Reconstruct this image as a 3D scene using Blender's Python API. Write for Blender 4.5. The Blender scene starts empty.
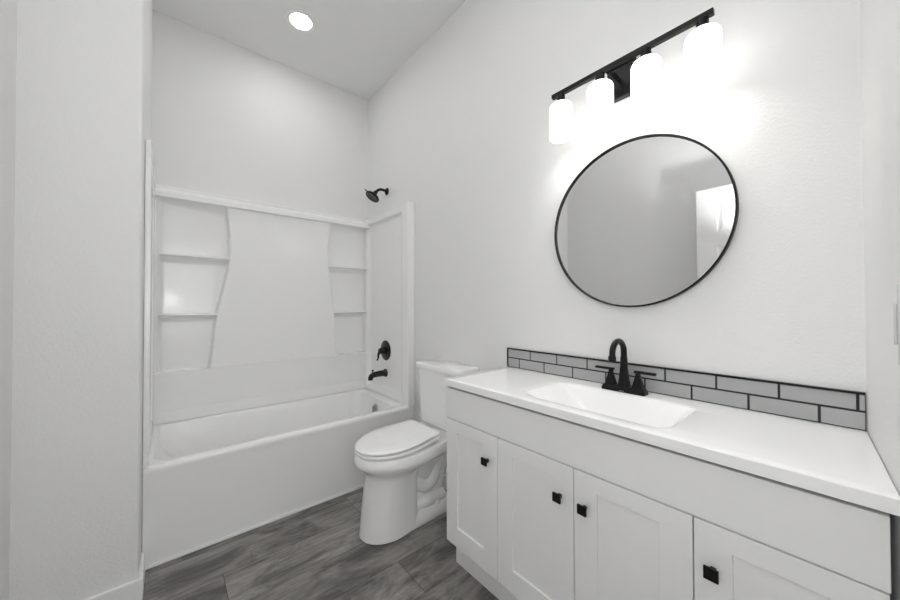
import bpy, bmesh, math, random
from mathutils import Vector, Matrix
random.seed(4)
PI = math.pi
scn = bpy.context.scene
COL = scn.collection

# ------------------------------------------------------------------ camera
cam_d = bpy.data.cameras.new('camera')
cam_d.sensor_width = 36.0
cam_d.lens = 334.65 / 900.0 * 36.0
cam_d.clip_start = 0.01
cam = bpy.data.objects.new('camera', cam_d)
COL.objects.link(cam)
Fv = Vector((-0.76434255, 0.64468437, 0.01274866))
Rv = Vector((0.64471344, 0.76442109, -0.0022293))
Uv = Rv.cross(Fv).normalized()
m = Matrix((Rv, Uv, -Fv)).transposed().to_4x4()
m.translation = Vector((2.90224, -1.43741, 1.23378))
cam.matrix_world = m
scn.camera = cam

# ------------------------------------------------------------------ world, light, exposure
world = bpy.data.worlds.new('world'); scn.world = world
world.use_nodes = True
world.node_tree.nodes['Background'].inputs[0].default_value = (0.86, 0.93, 1.0, 1)
SKY = 0.3
world.node_tree.nodes['Background'].inputs[1].default_value = SKY
scn.view_settings.view_transform = 'Standard'
scn.view_settings.look = 'None'
scn.view_settings.gamma = 1.0
scn.view_settings.use_curve_mapping = False
scn.view_settings.exposure = 0.24
scn.cycles.max_bounces = 16
scn.cycles.diffuse_bounces = 12
VANITY_GLOW = 38.0      # bulbs of the vanity light
SHADE_GLOW = 1.7        # opal shades
CAN_GLOW = 50.0         # recessed ceiling light
FILL_GLOW = 42.0         # added recessed light out of view, brightens counter and walls
FLASH_WATTS = 3.8
BOUNCE_WATTS = 88.0    # added fill spot aimed at the ceiling and wall behind the camera
HALL_WATTS = 22.0       # daylight through the hall window

def area_light(name, loc, rot, sx, sy, power, color=(1, 1, 1)):
    l = bpy.data.lights.new(name, 'AREA'); l.shape = 'RECTANGLE'
    l.size = sx; l.size_y = sy; l.energy = power; l.color = color
    o = bpy.data.objects.new(name, l); COL.objects.link(o)
    o.location = loc; o.rotation_euler = rot
    return o
# daylight entering at the hall window, shining in -x through the open doorway
area_light('hall_window_daylight', (4.93, -1.3, 1.5), (0, PI/2, 0), 1.5, 1.9, HALL_WATTS)

# the photographer's flash beside the camera (it throws the open door's shadow seen in the mirror)
fl = bpy.data.lights.new('camera_flash', 'POINT'); fl.energy = FLASH_WATTS; fl.shadow_soft_size = 0.05
fo = bpy.data.objects.new('camera_flash', fl); COL.objects.link(fo); fo.location = (2.90, -1.42, 1.30)

bl_ = bpy.data.lights.new('bounce_fill', 'SPOT'); bl_.energy = BOUNCE_WATTS; bl_.shadow_soft_size = 0.05  # added spot, lights the room by bounce from behind the camera
bl_.spot_size = math.radians(95); bl_.spot_blend = 0.8
bo = bpy.data.objects.new('bounce_fill', bl_); COL.objects.link(bo); bo.location = (2.80, -1.42, 1.45)
bo.rotation_euler = (Vector((2.45, -1.75, 3.1)) - bo.location).to_track_quat('-Z', 'Y').to_euler()

# ------------------------------------------------------------------ materials
def mat(name, col, rough=0.5, metal=0.0, spec=0.5, coat=0.0, emis=None, estr=0.0, bump=None, trans=0.0):
    M = bpy.data.materials.new(name); M.use_nodes = True
    nt = M.node_tree; b = nt.nodes['Principled BSDF']
    b.inputs['Base Color'].default_value = (*col, 1)
    b.inputs['Roughness'].default_value = rough
    b.inputs['Metallic'].default_value = metal
    b.inputs['Specular IOR Level'].default_value = spec
    b.inputs['Coat Weight'].default_value = coat
    b.inputs['Coat Roughness'].default_value = 0.05
    if emis:
        b.inputs['Emission Color'].default_value = (*emis, 1)
        b.inputs['Emission Strength'].default_value = estr
    tc = nt.nodes.new('ShaderNodeTexCoord')
    nz = nt.nodes.new('ShaderNodeTexNoise')
    nz.inputs['Detail'].default_value = 3.0
    nt.links.new(tc.outputs['Object'], nz.inputs['Vector'])
    if bump:
        sc, st, dist = bump
        nz.inputs['Scale'].default_value = sc
        bp = nt.nodes.new('ShaderNodeBump')
        bp.inputs['Strength'].default_value = st
        bp.inputs['Distance'].default_value = dist
        nt.links.new(nz.outputs['Fac'], bp.inputs['Height'])
        nt.links.new(bp.outputs['Normal'], b.inputs['Normal'])
    else:
        nz.inputs['Scale'].default_value = 6.0
        mr = nt.nodes.new('ShaderNodeMapRange')
        mr.inputs['To Min'].default_value = max(0.0, rough - 0.03)
        mr.inputs['To Max'].default_value = rough + 0.03
        nt.links.new(nz.outputs['Fac'], mr.inputs['Value'])
        nt.links.new(mr.outputs['Result'], b.inputs['Roughness'])
    return M

W_PAINT = mat('wall_paint', (0.80, 0.80, 0.798), 0.55, bump=(120.0, 0.35, 0.004))
C_PAINT = mat('ceiling_paint', (0.82, 0.82, 0.815), 0.8, bump=(120.0, 0.25, 0.003))
TRIM = mat('trim_paint', (0.86, 0.86, 0.86), 0.35)
ACRYL = mat('tub_acrylic', (0.89, 0.89, 0.89), 0.15)
CHINA = mat('toilet_china', (0.92, 0.92, 0.915), 0.10, coat=0.4)
SEATM = mat('seat_plastic', (0.92, 0.92, 0.92), 0.22)
CAB = mat('cabinet_paint', (0.88, 0.88, 0.875), 0.38)
CTOP = mat('cultured_marble', (0.94, 0.94, 0.94), 0.12, coat=0.2)
BLACK = mat('matte_black_metal', (0.006, 0.006, 0.0065), 0.38, spec=0.28)
BLACK2 = mat('oil_dark_metal', (0.006, 0.006, 0.006), 0.26, spec=0.4)
CHROME = mat('brushed_chrome', (0.50, 0.50, 0.50), 0.28, metal=1.0)
MIRR = mat('mirror_glass', (0.80, 0.80, 0.80), 0.0, metal=1.0)
for n in MIRR.node_tree.nodes:
    if n.type == 'MAP_RANGE':
        n.inputs['To Min'].default_value = 0.0; n.inputs['To Max'].default_value = 0.002
GROUT = mat('dark_grout', (0.022, 0.022, 0.022), 0.7)
TILE = mat('grey_glass_tile', (0.40, 0.405, 0.41), 0.22)
OPAL = mat('opal_glass', (0.9, 0.9, 0.88), 0.3, emis=(1.0, 0.985, 0.96), estr=SHADE_GLOW)
BULBM = mat('lit_bulb', (0.9, 0.9, 0.88), 0.3, emis=(1.0, 0.985, 0.96), estr=VANITY_GLOW)
CANM = mat('lit_lens', (0.9, 0.9, 0.9), 0.4, emis=(1.0, 0.985, 0.96), estr=CAN_GLOW)
FILLM = mat('fill_lens', (0.9, 0.9, 0.9), 0.4, emis=(1.0, 0.985, 0.96), estr=FILL_GLOW)
SWM = mat('switch_plastic', (0.62, 0.62, 0.62), 0.35)
EMBL = mat('emblem_grey', (0.22, 0.22, 0.22), 0.35, metal=0.6)
GLASS = mat('window_glass', (1, 1, 1), 0.0)
GLASS.node_tree.nodes['Principled BSDF'].inputs['Transmission Weight'].default_value = 1.0

def floor_material():
    M = bpy.data.materials.new('vinyl_planks'); M.use_nodes = True
    nt = M.node_tree; b = nt.nodes['Principled BSDF']; N = nt.nodes.new; L = nt.links.new
    tc = N('ShaderNodeTexCoord'); sep = N('ShaderNodeSeparateXYZ'); L(tc.outputs['Object'], sep.inputs[0])
    def m(op, a, c=None, d=None):
        n = N('ShaderNodeMath'); n.operation = op
        for i, v in enumerate((a, c, d)):
            if v is None: continue
            if isinstance(v, (int, float)): n.inputs[i].default_value = v
            else: L(v, n.inputs[i])
        return n.outputs[0]
    Wd, Ln = 0.2255, 2.0
    u = m('DIVIDE', m('SUBTRACT', sep.outputs[0], 0.825), Wd)
    row = m('FLOOR', u); fu = m('FRACT', u)
    v = m('DIVIDE', m('ADD', m('ADD', sep.outputs[1], 0.56), m('MULTIPLY', row, 0.675)), Ln)
    colm = m('FLOOR', v); fv = m('FRACT', v)
    du = m('MULTIPLY', m('MINIMUM', fu, m('SUBTRACT', 1.0, fu)), Wd)
    dv = m('MULTIPLY', m('MINIMUM', fv, m('SUBTRACT', 1.0, fv)), Ln)
    seam = m('LESS_THAN', m('MINIMUM', du, dv), 0.0015)
    idn = N('ShaderNodeCombineXYZ'); L(row, idn.inputs[0]); L(colm, idn.inputs[1])
    wn = N('ShaderNodeTexWhiteNoise'); wn.noise_dimensions = '3D'; L(idn.outputs[0], wn.inputs['Vector'])
    def noise(sx, sy, det, rough=0.6, dist=0.0):
        q = N('ShaderNodeMapping'); q.inputs['Scale'].default_value = (sx, sy, 1)
        L(tc.outputs['Object'], q.inputs['Vector'])
        a = N('ShaderNodeVectorMath'); a.operation = 'MULTIPLY_ADD'; a.inputs[1].default_value = (23, 23, 23)
        L(wn.outputs['Color'], a.inputs[0]); L(q.outputs['Vector'], a.inputs[2])
        n = N('ShaderNodeTexNoise'); n.inputs['Scale'].default_value = 1.0
        n.inputs['Detail'].default_value = det; n.inputs['Roughness'].default_value = rough
        n.inputs['Distortion'].default_value = dist
        L(a.outputs['Vector'], n.inputs['Vector'])
        return n.outputs['Fac']
    grain = noise(48, 3.0, 8.0, 0.70, 0.35)
    patch = noise(8.5, 3.4, 7.0, 0.66, 0.7)
    fine = noise(160, 5.0, 4.0, 0.6, 0.0)
    def mr(x, a, c, lo, hi):
        n = N('ShaderNodeMapRange'); L(x, n.inputs['Value'])
        n.inputs['From Min'].default_value = a; n.inputs['From Max'].default_value = c
        n.inputs['To Min'].default_value = lo; n.inputs['To Max'].default_value = hi
        return n.outputs['Result']
    val = m('MULTIPLY', mr(grain, 0.3, 0.7, 0.66, 1.22), mr(patch, 0.38, 0.58, 0.42, 1.15))
    val = m('MULTIPLY', val, mr(fine, 0.3, 0.7, 0.90, 1.08))
    val = m('MULTIPLY', val, mr(wn.outputs['Value'], 0.0, 1.0, 0.80, 1.20))
    val = m('MULTIPLY', val, mr(seam, 0.0, 1.0, 1.0, 0.35))
    cc = N('ShaderNodeVectorMath'); cc.operation = 'SCALE'; cc.inputs[0].default_value = (0.275, 0.262, 0.247)
    L(val, cc.inputs['Scale']); L(cc.outputs['Vector'], b.inputs['Base Color'])
    b.inputs['Roughness'].default_value = 0.42
    bp = N('ShaderNodeBump'); bp.inputs['Strength'].default_value = 0.2; bp.inputs['Distance'].default_value = 0.002
    L(fine, bp.inputs['Height']); L(bp.outputs['Normal'], b.inputs['Normal'])
    return M
FLOOR = floor_material()

# ------------------------------------------------------------------ helpers
def link(name, bm, material, parent=None, smooth=None, bevel=0.0, seg=2, subsurf=0, loc=None):
    bmesh.ops.recalc_face_normals(bm, faces=bm.faces)
    me = bpy.data.meshes.new(name); bm.to_mesh(me); bm.free()
    me.materials.append(material)
    o = bpy.data.objects.new(name, me); COL.objects.link(o)
    if loc is not None: o.location = loc
    if parent: o.parent = parent
    if bevel > 0:
        md = o.modifiers.new('bevel', 'BEVEL'); md.width = bevel; md.segments = seg
        md.limit_method = 'ANGLE'; md.angle_limit = math.radians(40)
        smooth = 35 if smooth is None else smooth
    if subsurf:
        md = o.modifiers.new('sub', 'SUBSURF'); md.levels = subsurf; md.render_levels = subsurf
    if smooth is not None:
        me.shade_smooth()
        md = None
        try:
            me.set_sharp_from_angle(angle=math.radians(smooth))
        except Exception: pass
    return o

def thing(name, label, cat, loc=(0, 0, 0), rot=(0, 0, 0), group=None):
    o = bpy.data.objects.new(name, None); COL.objects.link(o)
    o.empty_display_size = 0.05
    o.location = loc; o.rotation_euler = rot
    o['label'] = label; o['category'] = cat
    if group: o['group'] = group
    return o

def struct(o):
    o['kind'] = 'structure'; return o

def box(bm, x0, x1, y0, y1, z0, z1):
    vs = [bm.verts.new((x, y, z)) for x in (x0, x1) for y in (y0, y1) for z in (z0, z1)]
    for f in ((0,1,3,2), (4,6,7,5), (0,4,5,1), (2,3,7,6), (0,2,6,4), (1,5,7,3)):
        bm.faces.new([vs[i] for i in f])
    return vs

def bx(*a):
    bm = bmesh.new(); box(bm, *a); return bm

def prism(bm, pts, z0, z1):
    a = [bm.verts.new((x, y, z0)) for x, y in pts]; b = [bm.verts.new((x, y, z1)) for x, y in pts]
    bm.faces.new(a); bm.faces.new(b)
    n = len(pts)
    for i in range(n): bm.faces.new((a[i], a[(i+1) % n], b[(i+1) % n], b[i]))

def loft(bm, loops, cap0=True, cap1=True):
    rows = [[bm.verts.new(p) for p in lp] for lp in loops]
    n = len(rows[0])
    for a, b in zip(rows, rows[1:]):
        for i in range(n):
            bm.faces.new((a[i], a[(i+1) % n], b[(i+1) % n], b[i]))
    if cap0: bm.faces.new(rows[0])
    if cap1: bm.faces.new(rows[-1])
    return rows

def lathe(bm, prof, n=32, M=None):
    """prof: (radius, height) about local z; M places it"""
    M = M or Matrix.Identity(4)
    loops = []
    for r, h in prof:
        loops.append([M @ Vector((max(r, 1e-5)*math.cos(2*PI*k/n), max(r, 1e-5)*math.sin(2*PI*k/n), h)) for k in range(n)])
    loft(bm, loops)

def axis_matrix(p, d):
    d = Vector(d).normalized()
    q = Vector((0, 0, 1)).rotation_difference(d)
    M = q.to_matrix().to_4x4(); M.translation = Vector(p)
    return M

def tube(bm, pts, rads, n=16):
    pts = [Vector(p) for p in pts]
    if not isinstance(rads, (list, tuple)): rads = [rads]*len(pts)
    loops = []; up = None
    for i, p in enumerate(pts):
        t = (pts[min(i+1, len(pts)-1)] - pts[max(i-1, 0)]).normalized()
        if up is None:
            up = t.orthogonal().normalized()
        up = (up - t*up.dot(t)).normalized()
        s = t.cross(up)
        loops.append([p + (up*math.cos(2*PI*k/n) + s*math.sin(2*PI*k/n))*rads[i] for k in range(n)])
    loft(bm, loops)

def rrect(x0, x1, y0, y1, r, z, n=8):
    out = []
    for cx, cy, a0 in ((x1-r, y1-r, 0), (x0+r, y1-r, PI/2), (x0+r, y0+r, PI), (x1-r, y0+r, 3*PI/2)):
        for k in range(n+1):
            a = a0 + PI/2*k/n
            out.append((cx + r*math.cos(a), cy + r*math.sin(a), z))
    return out

def sstep(a, b, x):
    t = min(1.0, max(0.0, (x-a)/(b-a))); return t*t*(3-2*t)

def interp(tab, z):
    if z <= tab[0][0]: return tab[0][1]
    for (a, va), (b, vb) in zip(tab, tab[1:]):
        if z <= b:
            t = (z-a)/(b-a); t = t*t*(3-2*t) if False else t
            return va + (vb-va)*t
    return tab[-1][1]

# ------------------------------------------------------------------ room shell
H = 3.164
K = -0.060                                  # the right wall runs slightly out of square
def wx(y): return 2.934 + K*y
YO = -1.86                                  # wall opposite the vanity
HX = 5.0                                    # far side of the hall
struct(link('floor', bx(-0.1, HX+0.1, -3.3, 0.1, -0.1, 0.0), FLOOR))
struct(link('ceiling', bx(-0.1, HX+0.1, -3.3, 0.1, H, H+0.1), C_PAINT))
struct(link('wall_vanity_side', bx(-0.1, HX+0.1, 0.0, 0.1, 0, H), W_PAINT))
struct(link('wall_tub_side', bx(-0.1, 0.0, -3.3, 0.0, 0, H), W_PAINT))
# thick wing wall closing the tub alcove, rounded outer corner
bm = bmesh.new()
r = 0.012
pts = [(0.0, -1.524)] + [(0.98-r+r*math.sin(a), -1.524-r+r*math.cos(a)) for a in [PI/2*k/5 for k in range(6)]] + [(0.98, YO), (0.0, YO)]
prism(bm, pts, 0, H)
struct(link('wall_wing', bm, W_PAINT, smooth=50))
struct(link('wall_opposite', bx(0.0, 3.10, YO-0.1, YO, 0, H), W_PAINT))
bm = bmesh.new(); prism(bm, [(wx(0), 0), (3.07, 0), (3.07+0.05, -0.93), (wx(-0.93), -0.93)], 0, H)
struct(link('wall_right', bm, W_PAINT))
bm = bmesh.new(); prism(bm, [(wx(-0.93), -0.93), (3.11, -0.93), (3.15, -1.79), (wx(-1.79), -1.79)], 2.13, H)
struct(link('wall_door_header', bm, W_PAINT))
bm = bmesh.new(); prism(bm, [(wx(-1.79), -1.79), (3.15, -1.79), (3.16, -2.42), (wx(-1.79), -2.42)], 0, H)
struct(link('wall_right_rear', bm, W_PAINT))
# hall outside the doorway with its window
struct(link('wall_hall_rear', bx(3.16, HX+0.1, -2.52, -2.42, 0, H), W_PAINT))
bm = bmesh.new()
box(bm, HX, HX+0.1, -2.42, -2.25, 0, H); box(bm, HX, HX+0.1, -0.35, 0.0, 0, H)
box(bm, HX, HX+0.1, -2.25, -0.35, 0, 0.75); box(bm, HX, HX+0.1, -2.25, -0.35, 2.25, H)
struct(link('wall_hall_side', bm, W_PAINT))
wr = thing('window_1', '', 'window'); del wr['label']; del wr['category']; struct(wr)
bm = bmesh.new()
for a in ((-2.25, -2.19, .75, 2.25), (-.41, -.35, .75, 2.25), (-2.19, -.41, .75, .81), (-2.19, -.41, 2.19, 2.25), (-1.32, -1.28, .81, 2.19)):
    box(bm, HX+0.02, HX+0.07, *a)
link('window_frame', bm, TRIM, wr)
link('window_pane', bx(HX+0.04, HX+0.048, -2.19, -0.41, 0.81, 2.19), GLASS, wr)

# baseboards
BH = 0.092
def baseboard(name, pts, off):
    """strip along pts (floor polyline), off = outward normals per segment handled by explicit outer points"""
    bm = bmesh.new(); prism(bm, pts + off[::-1], 0.0, BH)
    return struct(link(name, bm, TRIM, bevel=0.003))
t = 0.015
baseboard('baseboard_wing', [(0.792, -1.524), (0.98, -1.524), (0.98, YO)], [(0.792, -1.524+t), (0.98+t, -1.524+t), (0.98+t, YO)])
baseboard('baseboard_opposite', [(0.98+t, YO), (3.02, YO)], [(0.98+t, YO+t), (3.02, YO+t)])
baseboard('baseboard_vanity_side', [(0.80, 0), (1.695, 0)], [(0.80, -t), (1.695, -t)])
baseboard('baseboard_right', [(wx(-0.47), -0.47), (wx(-0.93), -0.93)], [(wx(-0.47)-t, -0.47), (wx(-0.93)-t, -0.93)])

# ------------------------------------------------------------------ bathtub
XT = 0.776; ZT = 0.471; YL = -1.524
tub = thing('bathtub', 'white alcove bathtub with a flat apron below the moulded shower surround', 'bathtub', (0.39, -0.762, 0))
def tl(bm): # move to tub local
    bmesh.ops.translate(bm, verts=bm.verts, vec=(-0.39, 0.762, 0)); return bm
bm = bmesh.new()
e = 0.001
loops = [rrect(e, XT, YL+e, -e, 0.006, 0.0), rrect(e, XT-0.004, YL+e, -e, 0.006, ZT-0.05),
         rrect(e, XT-0.001, YL+e, -e, 0.006, ZT-0.035), rrect(e, XT, YL+e, -e, 0.006, ZT-0.02),
         rrect(e, XT-0.003, YL+e, -e, 0.006, ZT-0.008), rrect(e+.004, XT-0.011, YL+e+.004, -e-.004, 0.01, ZT-0.001),
         rrect(0.012, XT-0.02, YL+.012, -0.012, 0.02, ZT),
         rrect(0.064, XT-0.058, -1.498, -0.085, 0.09, ZT-0.004),
         rrect(0.070, XT-0.066, -1.492, -0.092, 0.09, ZT-0.007),
         rrect(0.075, XT-0.073, -1.486, -0.112, 0.09, ZT-0.016),
         rrect(0.085, XT-0.088, -1.455, -0.108, 0.11, 0.36),
         rrect(0.110, XT-0.112, -1.33, -0.125, 0.13, 0.19),
         rrect(0.130, XT-0.130, -1.28, -0.145, 0.13, 0.145),
         rrect(0.170, XT-0.170, -1.22, -0.19, 0.12, 0.125)]
loft(bm, loops, cap0=False)
link('tub_shell', tl(bm), ACRYL, tub, smooth=40)
bm = bmesh.new()
Mx = axis_matrix((0.372, -0.1125, 0.375), (0, -1, 0.15))
lathe(bm, [(0.0, 0), (0.034, 0), (0.034, 0.006), (0.030, 0.011), (0.0, 0.012)], 32, Mx)
lathe(bm, [(0.0, 0.011), (0.008, 0.011), (0.008, 0.02), (0.0, 0.021)], 12, Mx)
box(bm, 0.366, 0.378, -0.142, -0.13, 0.345, 0.395)
link('overflow_plate', tl(bm), CHROME, tub, smooth=35)
bm = bmesh.new()
lathe(bm, [(0, 0), (0.035, 0), (0.035, 0.004), (0.028, 0.006), (0, 0.006)], 32, Matrix.Translation((0.39, -0.28, 0.1245)))
link('drain', tl(bm), CHROME, tub, smooth=35)
link('caulk_strip', tl(bx(XT-0.001, XT+0.008, YL+0.002, -0.002, 0.0, 0.010)), TRIM, tub)

# ------------------------------------------------------------------ shower surround
sur = thing('shower_surround', 'glossy white moulded shower surround with curved centre panel above the tub', 'shower surround', (0.0, -0.762, ZT))
def sl(bm):
    bmesh.ops.translate(bm, verts=bm.verts, vec=(0, 0.762, -ZT)); return bm
ZS = 2.013
YLtab = [(0.80, -1.212), (0.95, -1.195), (1.10, -1.183), (1.19, -1.172), (1.35, -1.135), (1.50, -1.108), (1.62, -1.100), (1.75, -1.103), (1.92, -1.120)]
YRtab = [(0.80, -0.330), (0.95, -0.338), (1.10, -0.347), (1.19, -0.354), (1.35, -0.375), (1.50, -0.396), (1.62, -0.404), (1.75, -0.402), (1.92, -0.380)]
def back_depth(y, z):
    base = 0.018
    d = base
    if z > 1.968: return 0.036 + 0.006*sstep(1.995, 2.005, z)
    yl, yr = interp(YLtab, z), interp(YRtab, z)
    tt = (y - (yl+yr)/2)/((yr-yl)/2)
    inside = min(sstep(yl-0.012, yl+0.004, y), 1 - sstep(yr-0.004, yr+0.012, y))
    dc = 0.084 - 0.004*(1 - min(1, tt*tt))
    d = base + (dc-base)*inside
    # corner posts
    d = max(d, base + 0.05*sstep(-0.055, -0.02, y), base + 0.05*(1-sstep(-1.504, -1.469, y)))
    # soffit ledge with coved lens-shaped underside
    if z >= 1.925: d = max(d, 0.112 - 0.012*sstep(1.955, 1.968, z))
    else:
        u = abs((y+0.762)/0.762)
        hgt = 0.075*max(0.12, (1-u**3))
        q = (1.925 - z)/hgt
        if q < 1: d = max(d, base + (0.112-base)*(1-math.sqrt(max(0, 1-(1-q)**2))))
    if z < 0.800: d = max(0.090 - 0.036*(0.8-z)/0.25, 0.0)
    if z < 0.549: d = 0.060
    return d
bm = bmesh.new()
zs = []
def rows(a, b, n): return [a+(b-a)*k/n for k in range(n)]
zs = [ZT+0.001] + rows(0.476, 0.545, 6) + [0.5485, 0.5495] + rows(0.555, 0.79, 12) + [0.795, 0.7985, 0.7999, 0.8012, 0.806] + rows(0.815, 1.84, 80) + rows(1.84, 1.924, 24) + [1.9249, 1.9251, 1.932, 1.94, 1.948, 1.955, 1.9615, 1.9675, 1.9685, 1.975, 1.985, 1.995, 1.998, 2.001, 2.005, 2.009, ZS]
ys = rows(YL+0.004, -1.24, 26) + rows(-1.24, -1.08, 40) + rows(-1.08, -0.43, 44) + rows(-0.43, -0.31, 32) + rows(-0.31, -0.004, 28) + [-0.004]
grid = [[bm.verts.new((back_depth(y, z), y, z)) for y in ys] for z in zs]
for a, b in zip(grid, grid[1:]):
    for i in range(len(ys)-1):
        bm.faces.new((a[i], a[i+1], b[i+1], b[i]))
# close to the wall
top = [bm.verts.new((0.002, y, ZS)) for y in ys]; bot = [bm.verts.new((0.002, y, ZT+0.001)) for y in ys]
for i in range(len(ys)-1):
    bm.faces.new((grid[-1][i], grid[-1][i+1], top[i+1], top[i]))
    bm.faces.new((grid[0][i], bot[i], bot[i+1], grid[0][i+1]))
link('back_panel', sl(bm), ACRYL, sur, smooth=38)

def side_panel(side):
    # side=+1 : panel on the vanity-side wall (y=0), facing -y ; -1 : on the wing wall
    def dep(x, z):
        d = 0.022
        f = max(sstep(0.655, 0.675, x), sstep(1.945, 1.958, z), 1-sstep(0.075, 0.115, x), 1-sstep(0.50, 0.53, z))
        d = d + 0.030*f
        d += 0.010*sstep(0.752, 0.760, x)
        return d if side > 0 else 0.4*d
    xs = [0.03, 0.05, 0.07, 0.075, 0.08, 0.085, 0.09, 0.095, 0.10, 0.105, 0.11, 0.115, 0.12] + rows(0.15, 0.65, 16) + [0.65, 0.655, 0.659, 0.663, 0.667, 0.671, 0.675, 0.69, 0.71, 0.735, 0.75, 0.752, 0.754, 0.757, 0.76, 0.77, 0.783]
    zz = [ZT+0.001, 0.49, 0.50, 0.506, 0.512, 0.518, 0.524, 0.53] + rows(0.56, 1.93, 30) + [1.935, 1.945, 1.948, 1.951, 1.954, 1.958, 1.97, 1.99, ZS-0.004, ZS]
    y0 = 0.0 if side > 0 else YL
    bm = bmesh.new()
    g = [[bm.verts.new((x, y0 - side*(dep(x, z) - (0.004 if z > ZS-0.002 or x > 0.781 else 0)), z)) for x in xs] for z in zz]
    for a, b in zip(g, g[1:]):
        for i in range(len(xs)-1): bm.faces.new((a[i], a[i+1], b[i+1], b[i]))
    yw = y0 - side*0.002
    tp = [bm.verts.new((x, yw, ZS)) for x in xs]
    fr = [bm.verts.new((xs[-1], yw, z)) for z in zz]
    for i in range(len(xs)-1): bm.faces.new((g[-1][i], g[-1][i+1], tp[i+1], tp[i]))
    for i in range(len(zz)-1): bm.faces.new((g[i][-1], fr[i], fr[i+1], g[i+1][-1]))
    link('side_panel', sl(bm), ACRYL, sur, smooth=38)
side_panel(1); side_panel(-1)

def shelf(y0, y1, z, d=0.098):
    """thin ledge with a coved underside"""
    prof = [(0.0165, z), (d-0.006, z), (d-0.001, z-0.003), (d, z-0.008), (d-0.003, z-0.014)]
    for k in range(1, 9):
        a = PI/2*k/8
        prof.append((0.0165 + (d-0.0195)*(1-math.sin(a)), z-0.014-0.055*(1-math.cos(a))))
    bm = bmesh.new()
    n = 20
    loops = []
    for k in range(n+1):
        u = k/n
        f = 1.0
        loops.append([(x, y0+(y1-y0)*u, zz) for x, zz in prof])
    loft(bm, loops)
    link('shelf', sl(bm), ACRYL, sur, smooth=35)
for z in (1.568, 1.176):
    yl, yr = interp(YLtab, z), interp(YRtab, z)
    shelf(-1.478, yl+0.003, z); shelf(yr-0.003, -0.046, z)

# ------------------------------------------------------------------ shower fittings
sh = thing('overhead_shower', 'round black shower head on a short curved arm above the surround', 'shower head', (0.36, 0, 2.205))
bm = bmesh.new(); lathe(bm, [(0, 0), (0.031, 0), (0.031, 0.004), (0.024, 0.010), (0.014, 0.016), (0, 0.016)], 28, axis_matrix((0, 0, 0), (0, -1, 0)))
link('escutcheon', bm, BLACK2, sh, smooth=35)
bm = bmesh.new()
arm = [(0, -0.004, 0), (0, -0.045, 0.006), (0, -0.075, 0.0), (0, -0.10, -0.02), (0, -0.118, -0.045)]
def smooth_path(P, n=6):
    P = [Vector(p) for p in P]; out = []
    for i in range(len(P)-1):
        p0 = P[max(i-1, 0)]; p1 = P[i]; p2 = P[i+1]; p3 = P[min(i+2, len(P)-1)]
        for k in range(n):
            t = k/n
            out.append(0.5*((2*p1) + (p2-p0)*t + (2*p0-5*p1+4*p2-p3)*t*t + (3*p1-p0-3*p2+p3)*t**3))
    out.append(P[-1]); return out
tube(bm, smooth_path(arm), 0.0115, 16)
link('shower_arm', bm, BLACK2, sh, smooth=40)
bm = bmesh.new()
hd = Vector((-0.05, -0.55, -0.83)).normalized()
lathe(bm, [(0, -0.02), (0.016, -0.018), (0.019, 0.0), (0.020, 0.008), (0.048, 0.022), (0.060, 0.032), (0.062, 0.042), (0.056, 0.048), (0.050, 0.046), (0, 0.046)], 40, axis_matrix((0, -0.115, -0.04), hd))
hh = link('spray_head', bm, BLACK2, sh, smooth=35)
bm = bmesh.new()
Mh = axis_matrix(Vector((0, -0.115, -0.04)) + hd*0.046, hd)
for rr_, nn in ((0.016, 8), (0.03, 14), (0.042, 20)):
    for k in range(nn):
        a = 2*PI*k/nn
        M2 = Mh @ Matrix.Translation((rr_*math.cos(a), rr_*math.sin(a), 0))
        lathe(bm, [(0, 0), (0.0022, 0), (0.0015, 0.003), (0, 0.003)], 6, M2)
link('spray_nozzles', bm, EMBL, hh)
bm = bmesh.new()
s = Vector((0, -0.83, 0.55)).normalized()
c0 = Vector((0, -0.115, -0.04)) + hd*0.036
tube(bm, [c0 + s*0.055, c0 + s*0.068, c0 + s*0.084], [0.006, 0.004, 0.005], 10)
link('spray_lever', bm, BLACK2, hh, smooth=40)

vt = thing('shower_valve', 'round black shower valve trim with lever above the tub spout', 'shower valve', (0.379, -0.022, 0.845))
bm = bmesh.new(); lathe(bm, [(0, 0), (0.084, 0), (0.084, 0.004), (0.074, 0.010), (0.040, 0.015), (0, 0.016)], 44, axis_matrix((0, 0, 0), (0, -1, 0)))
link('escutcheon', bm, BLACK2, vt, smooth=30)
bm = bmesh.new(); lathe(bm, [(0, 0.014), (0.030, 0.014), (0.026, 0.035), (0.022, 0.058), (0.018, 0.064), (0, 0.066)], 28, axis_matrix((0, 0, 0), (0, -1, 0)))
link('valve_hub', bm, BLACK2, vt, smooth=30)
bm = bmesh.new(); tube(bm, smooth_path([(0, -0.050, 0.0), (-0.012, -0.062, -0.03), (-0.018, -0.062, -0.06), (-0.022, -0.070, -0.082)]), [0.012]*6 + [0.009]*6 + [0.007]*6 + [0.009], 12)
link('lever', bm, BLACK2, vt, smooth=40)

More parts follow.
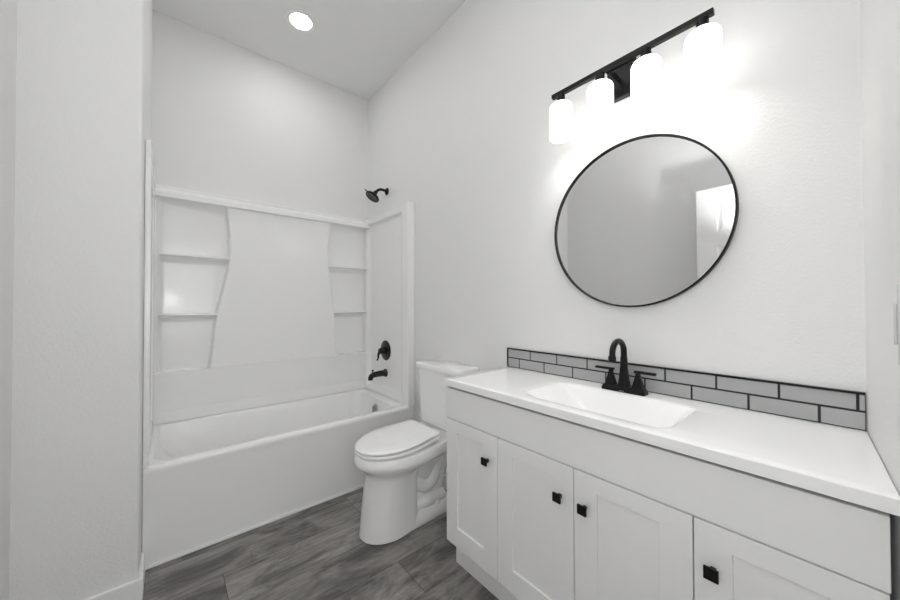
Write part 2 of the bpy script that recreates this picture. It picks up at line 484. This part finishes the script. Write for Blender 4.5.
sp = thing('tub_spout', 'black tub spout with diverter knob below the round shower valve', 'tub spout', (0.379, -0.022, 0.655))
bm = bmesh.new(); lathe(bm, [(0, 0), (0.034, 0), (0.034, 0.008), (0.029, 0.014), (0.024, 0.03), (0.022, 0.035), (0, 0.036)], 28, axis_matrix((0, 0, 0), (0, -1, 0)))
link('flange', bm, BLACK2, sp, smooth=30)
bm = bmesh.new()
tube(bm, smooth_path([(0, -0.02, 0), (0, -0.07, 0.0), (0, -0.115, -0.004), (0, -0.138, -0.018), (0, -0.142, -0.042)]), [0.025]*6 + [0.0235]*6 + [0.022]*6 + [0.020]*6 + [0.019], 20)
link('spout', bm, BLACK2, sp, smooth=40)
bm = bmesh.new(); lathe(bm, [(0, 0.015), (0.005, 0.015), (0.005, 0.030), (0.009, 0.033), (0.009, 0.040), (0, 0.042)], 16, Matrix.Translation((0, -0.122, 0.0)))
link('diverter_knob', bm, BLACK2, sp, smooth=30)

# ------------------------------------------------------------------ toilet
TX = 1.249
toi = thing('toilet', 'white two-piece toilet with elongated closed lid between tub and vanity', 'toilet', (TX, -0.35, 0))
TO = Vector((0, 0.35, 0))
def out(z, yf, ym, yb, w, wb, rc=0.04, n=20, dz=None):
    R_ = [];
    for i in range(n+1):
        a = PI/2*i/n
        R_.append((w*math.sin(a)**0.92 if i else 0.0, yf + (ym-yf)*(1-math.cos(a))))
    m_ = 10
    for i in range(1, m_+1):
        u = i/m_; y = ym + (yb-rc-ym)*u
        R_.append((w + (wb-w)*(u*u*(3-2*u)), y))
    for i in range(1, 7):
        a = PI/2*i/6
        R_.append((wb-rc+rc*math.cos(a), yb-rc+rc*math.sin(a)))
    R_.append((0, yb))
    pts = R_ + [(-x, y) for x, y in R_[-2:0:-1]]
    return [Vector((x, y, z + (dz(y) if dz else 0))) + TO for x, y in pts]
bm = bmesh.new()
loft(bm, [out(0.0, -.645, -.50, -.36, .118, .110), out(0.004, -.655, -.50, -.355, .126, .116), out(0.03, -.652, -.50, -.355, .123, .114),
          out(.15, -.642, -.49, -.36, .119, .112), out(.25, -.628, -.48, -.36, .121, .113), out(.305, -.617, -.47, -.355, .125, .115),
          out(.325, -.618, -.46, -.34, .131, .118), out(.340, -.628, -.45, -.30, .142, .122), out(.352, -.645, -.44, -.22, .157, .128),
          out(.362, -.653, -.43, -.12, .168, .128), out(.374, -.668, -.43, -.06, .178, .130), out(.386, -.680, -.43, -.045, .187, .130), out(.400, -.681, -.43, -.045, .188, .132),
          out(.428, -.677, -.43, -.045, .181, .135), out(.437, -.673, -.43, -.05, .177, .132), out(.440, -.662, -.43, -.06, .168, .125)])
link('bowl', bm, CHINA, toi, smooth=45)
# base foot and trapway behind the front column
bm = bmesh.new()
loft(bm, [out(0.0, -.50, -.36, -.10, .112, .105, .06), out(0.012, -.50, -.36, -.095, .118, .112, .06), out(0.055, -.50, -.36, -.10, .112, .106, .06), out(0.075, -.49, -.36, -.11, .098, .092, .055), out(0.082, -.48, -.36, -.13, .080, .075, .05)])
link('foot', bm, CHINA, toi, smooth=45)
bm = bmesh.new()
loft(bm, [out(0.05, -.45, -.34, -.13, .062, .055, .05), out(0.18, -.45, -.34, -.11, .058, .055, .05), out(0.28, -.45, -.34, -.09, .075, .07, .05), out(0.36, -.48, -.34, -.08, .105, .10, .05), out(0.39, -.48, -.34, -.08, .12, .11, .05)])
for sx in (1, -1):
    P = smooth_path([(sx*.030, -.46, .30), (sx*.040, -.37, .235), (sx*.045, -.29, .18), (sx*.046, -.235, .195), (sx*.042, -.20, .27), (sx*.04, -.17, .33)])
    tube(bm, [Vector(p)+TO for p in P], 0.040, 16)
    P = smooth_path([(sx*.055, -.40, .09), (sx*.068, -.31, .10), (sx*.068, -.24, .10), (sx*.055, -.16, .09)])
    tube(bm, [Vector(p)+TO for p in P], 0.036, 16)
link('trapway', bm, CHINA, toi, smooth=60)
for sx in (1, -1):
    bm = bmesh.new(); lathe(bm, [(0, 0.07), (0.021, 0.07), (0.020, 0.088), (0.012, 0.099), (0, 0.101)], 20, Matrix.Translation(Vector((sx*.088, -.225, 0)) + TO))
    link('bolt_cap', bm, SEATM, toi, smooth=40)
# seat ring and lid, the lid rising a little towards its hinges
bm = bmesh.new()
sz = lambda y: 0.02*max(0, (y+0.69)/0.45)
loft(bm, [out(.441, -.673, -.45, -.235, .170, .148, .03, dz=sz), out(.443, -.677, -.45, -.232, .174, .152, .03, dz=sz), out(.452, -.677, -.45, -.232, .174, .152, .03, dz=sz), out(.457, -.672, -.45, -.237, .169, .147, .03, dz=sz)])
link('seat', bm, SEATM, toi, smooth=40)
bm = bmesh.new()
lz = lambda y: 0.028*max(0, (y+0.69)/0.45)
loft(bm, [out(.459, -.669, -.45, -.240, .167, .145, .03, dz=lz), out(.461, -.675, -.45, -.236, .172, .150, .03, dz=lz), out(.468, -.676, -.45, -.235, .173, .151, .03, dz=lz), out(.474, -.671, -.45, -.240, .168, .146, .03, dz=lz), out(.4775, -.655, -.45, -.255, .160, .132, .03, dz=lz), out(.4795, -.60, -.45, -.30, .11, .09, .03, dz=lz)])
link('seat_lid', bm, SEATM, toi, smooth=40)
for sx in (1, -1):
    bm = bmesh.new(); box(bm, sx*.075-.022, sx*.075+.022, -.242, -.205, .4405, .488); bmesh.ops.translate(bm, verts=bm.verts, vec=TO)
    link('seat_hinge', bm, SEATM, toi, bevel=.006, seg=3)
bm = bmesh.new()
loft(bm, [[Vector(p)+TO for p in rrect(-.125, .125, -.185, -.05, .03, .425)], [Vector(p)+TO for p in rrect(-.14, .14, -.185, -.04, .03, .465)], [Vector(p)+TO for p in rrect(-.15, .15, -.18, -.035, .03, .484)]])
link('tank_mount', bm, CHINA, toi, smooth=45)
bm = bmesh.new()
loft(bm, [[Vector(p)+TO for p in rrect(-a+.042, a+.042, yf, -.022, rr_, z)] for a, yf, rr_, z in ((.180, -.178, .04, .486), (.189, -.188, .045, .492), (.192, -.191, .045, .52), (.204, -.200, .045, .824))])
link('tank', bm, CHINA, toi, smooth=45)
bm = bmesh.new()
loft(bm, [[Vector(p)+TO for p in rrect(-a+.042, a+.042, yf, yb, .04, z)] for a, yf, yb, z in ((.205, -.203, -.014, .8245), (.212, -.212, -.010, .829), (.215, -.215, -.008, .848), (.211, -.211, -.012, .858), (.20, -.20, -.02, .862))])
link('tank_lid', bm, CHINA, toi, smooth=45)

# ------------------------------------------------------------------ vanity cabinet
XL = 1.698; CL = 1.688; CF = -0.434; CZ = 0.8908
XRc = wx(-0.44) - 0.012
van = thing('vanity_cabinet', 'white shaker vanity cabinet with four doors and square black knobs', 'cabinet', (CL, 0, 0))
def vl(bm):
    bmesh.ops.translate(bm, verts=bm.verts, vec=(-CL, 0, 0)); return bm
KZ = 0.140
yc = CF+0.0185
link('side_panel', vl(bx(CL, CL+0.016, yc, -0.003, KZ, CZ-0.0315)), CAB, van)
bm = bmesh.new(); xb = wx(-0.003)-0.004
prism(bm, [(xb-0.016, -0.003), (xb, -0.003), (XRc-0.002, yc), (XRc-0.018, yc)], KZ, CZ-0.0315)
link('side_panel', vl(bm), CAB, van)
bm = bmesh.new(); prism(bm, [(CL+0.0165, -0.004), (xb-0.0175, -0.004), (XRc-0.019, yc), (CL+0.0165, yc)], KZ, KZ+0.016)
link('bottom_panel', vl(bm), CAB, van)
link('rear_panel', vl(bx(CL+0.017, xb-0.018, -0.012, -0.005, KZ+0.017, 0.76)), CAB, van)
link('toe_kick', vl(bx(CL-0.006, XRc-0.03, -0.372, -0.05, 0.0, KZ-0.0005)), CAB, van)
link('top_rail', vl(bx(CL, XRc, CF-0.004, CF+0.0175, 0.709, CZ-0.0435)), CAB, van, bevel=0.0015)
def door(x0, x1, z0, z1, knob_x):
    st, rt, rb, dp = 0.074, 0.052, 0.086, 0.007
    bm = bmesh.new()
    yF, yB = CF-0.004, CF+0.0172
    o = [(x0, z0), (x1, z0), (x1, z1), (x0, z1)]
    i = [(x0+st, z0+rb), (x1-st, z0+rb), (x1-st, z1-rt), (x0+st, z1-rt)]
    ob = [bm.verts.new((x, yB, z)) for x, z in o]; of = [bm.verts.new((x, yF, z)) for x, z in o]
    jf = [bm.verts.new((x, yF, z)) for x, z in i]; jr = [bm.verts.new((x, yF+dp, z)) for x, z in i]
    bm.faces.new(ob); bm.faces.new(jr)
    for k in range(4):
        n = (k+1) % 4
        bm.faces.new((ob[k], ob[n], of[n], of[k])); bm.faces.new((of[k], of[n], jf[n], jf[k])); bm.faces.new((jf[k], jf[n], jr[n], jr[k]))
    d = link('door', vl(bm), CAB, van, bevel=0.0012)
    bm = bmesh.new()
    zk = 0.600
    box(bm, knob_x-0.006, knob_x+0.006, yF-0.020, yF-0.0001, zk-0.006, zk+0.006)
    box(bm, knob_x-0.0145, knob_x+0.0145, yF-0.027, yF-0.020, zk-0.0145, zk+0.0145)
    link('knob', vl(bm), BLACK, d, bevel=0.0012)
g = 0.0018
edges = [CL, 2.004, 2.330, 2.650, XRc]
for (a, b), kx in zip(zip(edges, edges[1:]), (1.954, 2.283, 2.370, 2.690)):
    door(a+g, b-g, KZ+0.002, 0.705, kx)

# ------------------------------------------------------------------ countertop with integral sink
top = thing('countertop', 'glossy white countertop with moulded rectangular sink on the vanity cabinet', 'countertop', (XL, 0, CZ))
def ctl(bm):
    bmesh.ops.translate(bm, verts=bm.verts, vec=(-XL, 0, -CZ)); return bm
XC = XL - 0.004; YF = -0.456
sx0, sx1, sy0, sy1 = 2.082, 2.588, -0.405, -0.115
def sink_z(x, y):
    # moulded rectangular basin, soft sloping front, crisper ends and back
    if not (sx0 < x < sx1 and sy0 < y < sy1): return 0.0
    lx = min(1.0, min((x-sx0)/0.150, (sx1-x)/0.085)); ly = min(1.0, min((sy1-y)/0.045, (y-sy0)/0.13))
    # rounded corners in plan
    f = 1 - ((1-lx)**5 + (1-ly)**5)**0.2
    f = max(0.0, f)
    return -0.092*f*f*1.08/(f+0.08)
bm = bmesh.new()
xs = [0.0, 0.0012, 0.0025, 0.05] + [v-XC for v in rows(1.80, sx0-0.005, 6)] + [v-XC for v in rows(sx0, sx1, 90)] + [sx1+0.004-XC, 2.68-XC, 2.76-XC, 2.85-XC]
L0 = wx(0)-0.0015-XC
xs = xs + [L0]
ysn = [YF, YF+0.0012, YF+0.0025, YF+0.03] + rows(sy0, sy1, 60) + [sy1+0.004, -0.08, -0.05, -0.02, -0.001]
edge = {0: 0.0025, 1: 0.0007}
g_ = []
for j, y in enumerate(ysn):
    row = []
    xr = wx(y) - 0.0015
    for i, xo in enumerate(xs):
        x = XC + xo
        if i == len(xs)-1: x = xr
        ez = max(edge.get(i, 0), edge.get(j, 0))
        row.append(bm.verts.new((x, y, CZ + sink_z(x, y) - ez)))
    g_.append(row)
for a, b in zip(g_, g_[1:]):
    for i in range(len(xs)-1): bm.faces.new((a[i], a[i+1], b[i+1], b[i]))
zb = CZ-0.030
fr = [bm.verts.new((v.co.x, v.co.y, zb)) for v in g_[0]]
ft = [bm.verts.new(v.co) for v in g_[0]]
lt = [bm.verts.new(r_[0].co) for r_ in g_]
lf = [fr[0]] + [bm.verts.new((r_[0].co.x, r_[0].co.y, zb)) for r_ in g_[1:]]
for i in range(len(xs)-1): bm.faces.new((ft[i], fr[i], fr[i+1], ft[i+1]))
for j in range(len(ysn)-1): bm.faces.new((lt[j], lt[j+1], lf[j+1], lf[j]))
# underside lip at the front and the left
u1 = [bm.verts.new((v.co.x, YF+0.03, zb)) for v in fr]
for i in range(len(xs)-1): bm.faces.new((fr[i], u1[i], u1[i+1], fr[i+1]))
link('counter_slab', ctl(bm), CTOP, top, smooth=38)
bm = bmesh.new()
lathe(bm, [(0, 0), (0.022, 0), (0.022, 0.003), (0.016, 0.006), (0, 0.006)], 28, Matrix.Translation((2.335, -0.225, CZ-0.0945)))
link('sink_drain', ctl(bm), BLACK, top, smooth=35)

# ------------------------------------------------------------------ tile backsplash
bs = thing('tile_backsplash', 'two rows of grey subway tile with black edge trim behind the faucet', 'backsplash', (XL, 0, CZ))
def bl(bm):
    bmesh.ops.translate(bm, verts=bm.verts, vec=(-XL, 0, -CZ)); return bm
ZB = 0.9926; xR = wx(0)-0.002
link('grout_bed', bl(bx(XL+0.001, xR, -0.0065, -0.0005, CZ+0.001, ZB-0.001)), GROUT, bs)
bm = bmesh.new()
gz = 0.006
rowz = [(CZ+0.0035, 0.9395), (0.9395+gz, ZB-0.005)]
starts = [1.777, 1.8475]
for (z0, z1), s0 in zip(rowz, starts):
    x = s0 - 0.1530
    while x < xR:
        a = max(x+0.0029, XL+0.006); b = min(x+0.1530-0.0029, xR-0.001)
        if b-a > 0.002: box(bm, a, b, -0.009, -0.003, z0, z1)
        x += 0.1530
link('tiles', bl(bm), TILE, bs, bevel=0.0012)
bm = bmesh.new()
box(bm, XL-0.002, xR, -0.0115, -0.0003, ZB-0.0045, ZB+0.0015)
box(bm, XL-0.002, XL+0.003, -0.0115, -0.0003, CZ+0.001, ZB-0.0035)
link('edge_trim', bl(bm), BLACK, bs)

# ------------------------------------------------------------------ faucet
FX, FY = 2.335, -0.066
fa = thing('bathroom_faucet', 'black two-handle faucet with a high arched spout behind the sink', 'faucet', (FX, FY, CZ))
bm = bmesh.new()
loft(bm, [[(x*1.0, y, z) for x, y, z in rrect(-a, a, -b, b, r_, z)] for a, b, r_, z in ((.080, .025, .006, .0005), (.080, .025, .006, .009), (.075, .021, .005, .019), (.069, .018, .004, .023))])
base = link('base_plate', bm, BLACK, fa, smooth=30)
bm = bmesh.new(); box(bm, -0.009, 0.009, -0.0262, -0.0248, 0.004, 0.0072)
link('emblem', bm, EMBL, base)
def sq(a, z, cx=0, cy=0, r=0.003): return rrect(cx-a, cx+a, cy-a, cy+a, min(r, a*0.6), z)
bm = bmesh.new()
loft(bm, [sq(.019, .020), sq(.0165, .035), sq(.0135, .065), sq(.0118, .10, r=.008), sq(.0112, .135, r=.011)])
P = [(0, 0, .130)]
for k in range(19):
    a = PI*k/18*1.02
    P.append((0, -0.050 + 0.050*math.cos(a), 0.155 + 0.045*math.sin(a)))
P.append((0, -0.101, 0.146))
tube(bm, P, [0.0113]*4 + [0.0108]*(len(P)-4), 20)
link('spout', bm, BLACK, fa, smooth=35)
bm = bmesh.new(); lathe(bm, [(0, 0), (0.0135, 0), (0.0135, 0.018), (0.012, 0.022), (0, 0.022)], 24, Matrix.Translation((0, -0.1012, 0.127)))
link('aerator', bm, BLACK, fa, smooth=35)
for sx in (-1, 1):
    bm = bmesh.new(); cx = sx*0.051
    loft(bm, [sq(.019, .020, cx), sq(.0165, .030, cx), sq(.0105, .056, cx), sq(.008, .070, cx)])
    lathe(bm, [(0, .070), (.009, .070), (.009, .080), (0, .081)], 16, Matrix.Translation((cx, 0, 0)))
    h = link('handle', bm, BLACK, fa, smooth=35)
    bm = bmesh.new(); a, b = sorted((cx - sx*0.013, cx + sx*0.062))
    box(bm, a, b, -0.0065, 0.0065, .0775, .0870)
    link('lever', bm, BLACK, h, bevel=.0015)

# ------------------------------------------------------------------ mirror
mi = thing('wall_mirror', 'large round wall mirror in a thin black frame over the vanity', 'mirror', (2.3385, 0, 1.559))
bm = bmesh.new(); R0 = 0.3385
n = 128
prof = [(R0-0.0065, -0.001), (R0, -0.001), (R0, -0.020), (R0-0.0012, -0.0212), (R0-0.0053, -0.0212), (R0-0.0065, -0.020)]
rings = [[bm.verts.new((r_*math.cos(2*PI*k/n), y, r_*math.sin(2*PI*k/n))) for r_, y in prof] for k in range(n)]
for k in range(n):
    a, b = rings[k], rings[(k+1) % n]
    for i in range(len(prof)): bm.faces.new((a[i], a[(i+1) % len(prof)], b[(i+1) % len(prof)], b[i]))
link('mirror_frame', bm, BLACK, mi, smooth=30)
bm = bmesh.new(); lathe(bm, [(0, 0.002), (R0-0.0068, 0.002), (R0-0.0068, 0.012), (0, 0.012)], n, axis_matrix((0, 0, 0), (0, -1, 0)))
link('mirror_glass', bm, MIRR, mi)

# ------------------------------------------------------------------ vanity light
LX, LY, LZ = 2.350, -0.12, 2.160
vl_ = thing('vanity_light', 'black bar wall light with four glowing opal shades above the mirror', 'wall light', (LX, 0, LZ))
link('bar', bx(-0.291, 0.291, LY-0.009, LY+0.009, -0.008, 0.010), BLACK, vl_, bevel=0.001)
link('back_plate', bx(-0.090, 0.040, -0.026, -0.0005, -0.080, 0.045), BLACK2, vl_, bevel=0.002)
bm = bmesh.new()
box(bm, -0.055, 0.055, LY+0.010, LY+0.018, -0.012, 0.012)
for x in (-0.045, 0.03): box(bm, x-0.006, x+0.006, LY+0.010, -0.0255, -0.006, 0.006)
link('bracket', bm, BLACK, vl_, bevel=0.001)
for x in (2.101, 2.275, 2.443, 2.611):
    bm = bmesh.new()
    lathe(bm, [(0, -0.0082), (0.017, -0.0082), (0.018, -0.040), (0.022, -0.0455), (0, -0.0455)], 24, Matrix.Translation((x-LX, LY, 0)))
    soc = link('lamp_holder', bm, BLACK, vl_, smooth=30)
    bm = bmesh.new(); pr = [(0, -0.046), (0.022, -0.046)]
    Rg, zt_, zb_ = 0.049, -0.046, -0.198
    for k in range(7):
        a = PI/2*k/6; pr.append((Rg-0.022+0.022*math.sin(a), zt_-0.022*(1-math.cos(a))))
    pr += [(Rg, zb_+0.004), (Rg-0.001, zb_), (Rg-0.003, zb_), (Rg-0.004, zb_+0.004), (Rg-0.004, zt_-0.026), (0.025, zt_-0.004), (0, zt_-0.004)]
    lathe(bm, pr, 36, Matrix.Translation((x-LX, LY, 0)))
    shd = link('lamp_shade', bm, OPAL, vl_, smooth=50)
    bm = bmesh.new(); lathe(bm, [(0, -0.053), (0.012, -0.053), (0.013, -0.075), (0.020, -0.10), (0.029, -0.125), (0.030, -0.145), (0.026, -0.163), (0.015, -0.174), (0, -0.177)], 24, Matrix.Translation((x-LX, LY, 0)))
    link('bulb', bm, BULBM, shd, smooth=50)

# ------------------------------------------------------------------ recessed ceiling light, plus an added unseen one
def can(x, y, label, lens=None, group=None):
    c = thing('recessed_light', label, 'ceiling light', (x, y, H), group=group)
    bm = bmesh.new(); lathe(bm, [(0.068, -0.0005), (0.092, -0.0005), (0.090, -0.006), (0.074, -0.008), (0.068, -0.006)], 48)
    bmesh.ops.delete(bm, geom=[f for f in bm.faces if len(f.verts) > 4], context='FACES_ONLY')
    link('trim_ring', bm, TRIM, c, smooth=40)
    bm = bmesh.new(); lathe(bm, [(0, -0.001), (0.0675, -0.001), (0.0675, -0.005), (0, -0.0065)], 48)
    link('lens', bm, lens or CANM, c, smooth=40)
can(0.529, -0.757, 'round lit recessed ceiling light above the bathtub')
can(2.05, -0.95, 'added unseen ceiling fill light over the floor before the vanity', FILLM)  # invented fixture out of view, put in to brighten the room

# ------------------------------------------------------------------ light switch on the right wall
ang = math.atan2(-K, 1)   # wall direction
sw = thing('light_switch', 'white rocker light switch at the right edge beside the countertop', 'light switch', (wx(-0.50), -0.50, 1.20), (0, 0, -math.atan(K)*-1))
link('wall_plate', bx(-0.007, -0.0005, -0.058, 0.058, -0.064, 0.064), SWM, sw, bevel=0.002)
for yy in (-0.023, 0.023):
    link('rocker', bx(-0.011, -0.0068, yy-0.016, yy+0.016, -0.033, 0.033), SWM, sw, bevel=0.0015)

# ------------------------------------------------------------------ open door seen in the mirror
dr = thing('panel_door', 'white six-panel door standing open, reflected in the round mirror', 'door', (3.02, -1.74, 0))
del dr['label']; del dr['category']; dr.name = 'door_1'; struct(dr)
DW = 3.02-2.157; DH = 2.105; yf_, yb_ = 0.018, -0.018
def slab():
    bm = bmesh.new()
    X0, X1 = -DW, -0.003
    # panel rectangles on the face towards the room
    cols = [(-DW+0.125, -DW/2-0.055), (-DW/2+0.055, -0.125)]
    rws = [(0.22, 0.85), (1.02, 1.66), (1.765, 2.00)]
    xsg = sorted({X0, X1, *[v for c in cols for v in c]}); zsg = sorted({0.012, DH, *[v for c in rws for v in c]})
    for yface in (yf_, yb_):
        s_ = -1 if yface > 0 else 1
        for i in range(len(xsg)-1):
            for j in range(len(zsg)-1):
                a, b, c, d = xsg[i], xsg[i+1], zsg[j], zsg[j+1]
                if (a, b) in cols and (c, d) in rws:
                    prof = [(0, 0), (0.008, 0.006), (0.016, 0.006), (0.034, 0.001)]
                    prev = None
                    for ins, dep in prof:
                        q = [bm.verts.new((x, yface + s_*dep, z)) for x, z in ((a+ins, c+ins), (b-ins, c+ins), (b-ins, d-ins), (a+ins, d-ins))]
                        if prev:
                            for k in range(4): bm.faces.new((prev[k], prev[(k+1) % 4], q[(k+1) % 4], q[k]))
                        prev = q
                    bm.faces.new(prev)
                else:
                    bm.faces.new([bm.verts.new((x, yface, z)) for x, z in ((a, c), (b, c), (b, d), (a, d))])
    for a, b in (((X0, 0.012), (X1, 0.012)), ((X1, 0.012), (X1, DH)), ((X1, DH), (X0, DH)), ((X0, DH), (X0, 0.012))):
        bm.faces.new([bm.verts.new(p) for p in ((a[0], yf_, a[1]), (b[0], yf_, b[1]), (b[0], yb_, b[1]), (a[0], yb_, a[1]))])
    bmesh.ops.remove_doubles(bm, verts=bm.verts, dist=0.0001)
    return bm
link('door_leaf', slab(), TRIM, dr)
bm = bmesh.new()
for s_ in (1, -1):
    lathe(bm, [(0, 0.0175), (0.031, 0.0175), (0.030, 0.024), (0.011, 0.028), (0.011, 0.045), (0.026, 0.055), (0.026, 0.066), (0.018, 0.073), (0, 0.074)], 24, axis_matrix((-DW+0.065, 0, 0.95), (0, s_, 0)))
link('door_handle', bm, BLACK, dr, smooth=35)
